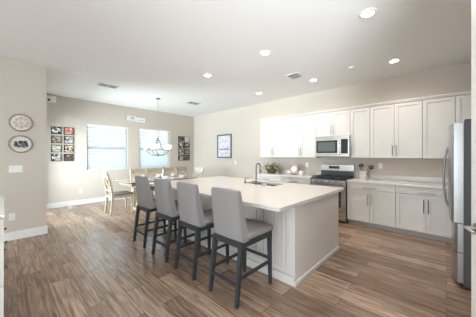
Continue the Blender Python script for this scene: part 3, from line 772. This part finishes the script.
# round wall plaques on the left wall
t = thing('wall_plaque', 'round antique white plaque with a petal relief, upper of the two on the left wall', 'wall decor', (.232, YP-.001, 1.985))
MB().lathe([(.155, 0), (.155, -.012), (.145, -.022), (.132, -.022), (.126, -.012), (.02, -.012)], axis='y', n=48).build('rim', 'plaque_rim', t, True)
MB().lathe([(.127, -.0125), (.127, -.015), (.12, -.018), (.02, -.018)], axis='y', n=40).build('face', 'plaque', t, True)
pt = MB()
for k in range(8):
    a = 2*PI*k/8; pt.lathe([(.024, -.0181), (.02, -.024), (.006, -.027)], (.078*math.cos(a), 0, .078*math.sin(a)), 'y', 14)
pt.lathe([(.028, -.0181), (.024, -.026), (.006, -.030)], (0, 0, 0), 'y', 18)
pt.build('petal_relief', 'plaque_pink', t, True)
t = thing('wall_plaque', 'round metal hoop plaque with dark cut-outs, lower of two on left wall', 'wall decor', (.228, YP-.001, 1.62))
pts = [(.143*math.cos(2*PI*k/40), -.012, .143*math.sin(2*PI*k/40)) for k in range(40)]
MB().tube(pts, .011, 8, close=True).build('hoop', 'plaque_rim', t, True)
MB().lathe([(.138, -.002), (.138, -.006), (.02, -.006)], axis='y', n=40).build('backing', 'plaque', t, True)
m = MB()
for x, z, r in ((-.055, -.02, .03), (-.06, .022, .022), (.0, .03, .032), (.065, .0, .026), (.055, .035, .024), (.08, -.03, .018), (-.02, -.045, .018)):
    m.lathe([(r, -.0065), (r*.9, -.014), (r*.3, -.016)], (x, 0, z), 'y', 12)
m.build('dark_cutouts', 'ink', t, True)
m = MB()
for x, z, r in ((.012, -.025, .03), (.04, -.045, .022), (.03, .0, .02)): m.lathe([(r, -.0165), (r*.9, -.019), (r*.3, -.02)], (x, 0, z), 'y', 12)
m.build('blue_cutouts', 'navy', t, True)

def plate_y(name, lab, x0, x1, z0, z1, y, kind, gangs=1):
    t = thing(name, lab, kind, ((x0+x1)/2, y-.0005, (z0+z1)/2)); w, h = (x1-x0)/2, (z1-z0)/2
    MB().box(-w, w, -.006, 0, -h, h, bev=.002).build('cover_plate', 'plastic', t)
    for g in range(gangs):
        x = -w+(g+.5)*2*w/gangs
        if kind == 'light switch': MB().box(x-.016, x+.016, -.010, -.0062, -.033, .033, bev=.002).build('rocker', 'trim', t)
        else:
            for z in (-.02, .02): MB().lathe([(.016, -.0062), (.016, -.008), (.004, -.0085)], (x, 0, z), 'y', 16).build('receptacle', 'trim', t)
plate_y('switch_plate', 'white three-gang light switch plate below the plaques on the left wall', .085, .255, 1.135, 1.252, YP, 'light switch', 3)
plate_y('wall_outlet', 'white wall outlet low on the left wall above the baseboard', .082, .158, .33, .45, YP, 'outlet')
plate_y('wall_outlet', 'white wall outlet under the left window beside the whitewashed chair', 1.548, 1.622, .315, .43, YW, 'outlet')
def plate_x(name, lab, y, z, kind, col='plastic'):
    t = thing(name, lab, kind, (XK-.0005, y, z))
    MB().box(-.006, 0, -.037, .037, -.058, .058, bev=.002).build('cover_plate', col, t)
    if kind == 'light switch': MB().box(-.010, -.0062, -.016, .016, -.033, .033, bev=.002).build('rocker', 'trim', t)
    else:
        for q in (-.02, .02): MB().lathe([(.016, -.0062), (.016, -.008), (.004, -.0085)], (0, 0, q), 'x', 16).build('receptacle', 'trim', t)
plate_x('switch_plate', 'white light switch plate beside the large framed print', 5.33, 1.175, 'light switch')
plate_x('wall_outlet', 'white outlet above the counter just left of the range', 2.70, 1.175, 'outlet')
plate_x('wall_outlet', 'white outlet above the counter right of the utensil crock', 1.03, 1.20, 'outlet')

# ------------------------------------------------------------------ things on the kitchen counters
t = thing('potted_plant', 'bushy green plant in a brown basket at the far end of the counter', 'plant', (5.25, 3.62, .9145))
MB().lathe([(.085, 0), (.10, .02), (.12, .12), (.125, .13), (.115, .13), (.10, .11), (.02, .10)], n=28, scale=(.9, 1.3)).build('basket', 'basket', t, True)
random.seed(11)
for nm, mt, cnt in (('foliage', 'leaf', 130), ('light_foliage', 'leaf2', 60)):
    m = MB()
    for k in range(cnt):
        a = random.uniform(0, 2*PI); e = random.uniform(-.55, 1.25); R = random.uniform(.12, .27)
        c = Vector((math.cos(a)*math.cos(e)*R*.75, math.sin(a)*math.cos(e)*R*1.45, .12+max(-.09, math.sin(e)*R*.72)))
        l = random.uniform(.05, .095); wd = l*.45
        d = Vector((math.cos(a), math.sin(a), random.uniform(-.5, .7))).normalized(); s = d.cross(Vector((random.uniform(-.5, .5), random.uniform(-.5, .5), 1))).normalized(); nn = d.cross(s)
        q = [c-d*l/2, c-d*l*.1+s*wd/2+nn*.006, c+d*l/2-nn*.012, c-d*l*.1-s*wd/2+nn*.006, c+nn*-.004]
        v = [m.bm.verts.new(x) for x in q]
        for i in range(4): m.bm.faces.new((v[i], v[(i+1) % 4], v[4]))
    m.build(nm, mt, t, False)
st = MB()
for k in range(16):
    a = 2*PI*k/16; st.tube([(0, 0, .09), (.04*math.cos(a), .06*math.sin(a), .17), (.10*math.cos(a), .18*math.sin(a), .22)], .003, 5)
st.build('stems', 'leaf', t)

t = thing('decorative_plate', 'round rose-rimmed decorative plate propped on the counter left of the range', 'plate', (5.36, 2.98, .9145))
d = MB().lathe([(.13, 0), (.135, -.006), (.128, -.012), (.085, -.004), (.02, -.004)], axis='x', n=36).build('rim', 'rose', t, True); d.location = (0, 0, .145); d.rotation_euler = (0, .2, 0)
MB().lathe([(.082, -.0045), (.08, -.0085), (.02, -.0085)], axis='x', n=30).build('centre', 'china', d, True)
MB().bar((.02, -.05, .006), (-.07, -.05, .006), .012).bar((.02, .05, .006), (-.07, .05, .006), .012).bar((.05, 0, 0), (.03, 0, .14), .012).bar((.05, -.05, .006), (.05, .05, .006), .012).bar((-.062, -.05, .005), (-.062, -.05, .03), .01).bar((-.062, .05, .005), (-.062, .05, .03), .01).build('easel', 'brown', t)
t = thing('ceramic_jar', 'small white and rose ceramic jar beside the decorative plate', 'jar', (5.27, 2.72, .9145))
MB().lathe([(.045, 0), (.06, .02), (.062, .09), (.05, .11), (.044, .112)], n=24).build('body', 'china', t, True)
MB().lathe([(.052, .1125), (.05, .122), (.012, .130), (.014, .146), (.006, .150)], n=20).build('lid', 'rose', t, True)

t = thing('utensil_crock', 'speckled white ceramic crock of dark utensils right of the range', 'crock', (5.36, 1.31, .9145))
MB().lathe([(.068, 0), (.074, .01), (.074, .165), (.077, .172), (.068, .172), (.066, .02), (.01, .012)], n=28).build('crock', 'crock', t, True)
def utensil(label, ox, oy, top, head):
    dx, dy = (top[0]-ox), (top[1]-oy)
    u = thing('kitchen_utensil', label, 'utensil', (5.36+ox, 1.31+oy, .9275), 0, 'utensils in the crock')
    e = (dx, dy, top[2])
    MB().tube([(0, 0, 0), (dx*.5, dy*.5, top[2]*.5), e], .005, 7).build('shaft', 'black', u, True)
    m = MB()
    if head == 'spoon':
        m.lathe([(.006, -.035), (.022, -.02), (.030, .0), (.026, .022), (.008, .035)], e, n=14, scale=(.4, 1))
    elif head == 'spatula': m.box(e[0]-.004, e[0]+.004, e[1]-.04, e[1]+.04, e[2]-.045, e[2]+.04, bev=.003)
    elif head == 'ladle': m.lathe([(.01, -.03), (.032, -.018), (.04, .005), (.036, .005), (.028, -.012), (.004, -.02)], (e[0], e[1]-.03, e[2]), n=16)
    else: m.lathe([(.008, -.04), (.03, -.01), (.033, .015), (.018, .035), (.006, .04)], e, n=12)
    m.build('head', 'black' if head != 'whisk' else 'brown', u, True)
utensil('black spatula leaning right in the utensil crock', 0, -.02, (.0, -.15, .25), 'spatula')
utensil('black ladle leaning right out of the utensil crock', .02, -.01, (.05, -.09, .26), 'ladle')
utensil('black spoon standing upright in the utensil crock', -.02, .02, (-.03, .02, .28), 'spoon')
utensil('brown wooden-headed utensil leaning left in the crock', .02, .03, (.03, .075, .27), 'whisk')

# ------------------------------------------------------------------ near left: white sideboard seen almost edge-on
t = thing('sideboard', 'white sideboard along the left edge, seen edge-on with dark pulls', 'sideboard', (-.19, 2.6, 0))
def L(mb, n, m, p=None, sm=False):
    for v in mb.bm.verts: v.co -= Vector((-.19, 2.6, 0))
    return mb.build(n, m, p or t, sm)
L(MB().box(-.40, -.006, 2.55, 3.68, .0, .935), 'body', 'trim')
L(MB().box(-.41, .018, 2.53, 3.70, .936, .965, bev=.004), 'top', 'trim')
for k in range(2):
    a = 2.56+k*.56; b = a+.556
    for z0, z1 in ((.06, .385), (.395, .925)):
        d = MB(); shaker(d, 0, a, b, z0, z1, .05, .018)
        for v in d.bm.verts: v.co.x = .0125-v.co.x
        d = L(d, 'drawer' if z1 < .5 else 'door', 'trim')
        ky = b-.05; kz = z1-.02 if z1 < .5 else .60
        L(MB().lathe([(.006, .013), (.006, .026), (.013, .029), (.013, .038), (.004, .041)], (0, ky, kz), 'x', 12), 'knob', 'bronze', d, True)

# near right: open white pantry door with a nickel lever
E_ = Vector((2.03, -.113, 0)); hg = Vector((1.268, -.345, 0)); dv = (hg-E_); LN = dv.length; ang = math.atan2(dv.y, dv.x)
dd = struct(MB().box(0, LN, 0, .035, .012, 2.42, bev=.002), 'door_1', 'trim', 'open white door at the right edge with a nickel lever')
dd.location = E_; dd.rotation_euler = (0, 0, ang)
for sgn, y in ((1, .0355), (-1, -.0005)):
    m = MB().lathe([(.032, 0), (.032, .006*sgn), (.014, .010*sgn), (.011, .048*sgn)], (.065, y, .985), 'y', 20)
    m.tube([(.065, y+.05*sgn, .985), (.10, y+.052*sgn, .987), (.175, y+.05*sgn, .982)], .009, 8)
    m.build('lever_handle', 'nickel', dd, True)
for z in (.3, 1.2, 2.1): MB().tube([(LN+.006, .0, z-.05), (LN+.006, .0, z+.05)], .006, 8).build('hinge', 'nickel', dd)
struct(MB().box(1.245, 1.29, -.45, -.36, 0, 2.46), 'trim_2', 'trim', 'white door jamb by the open door')
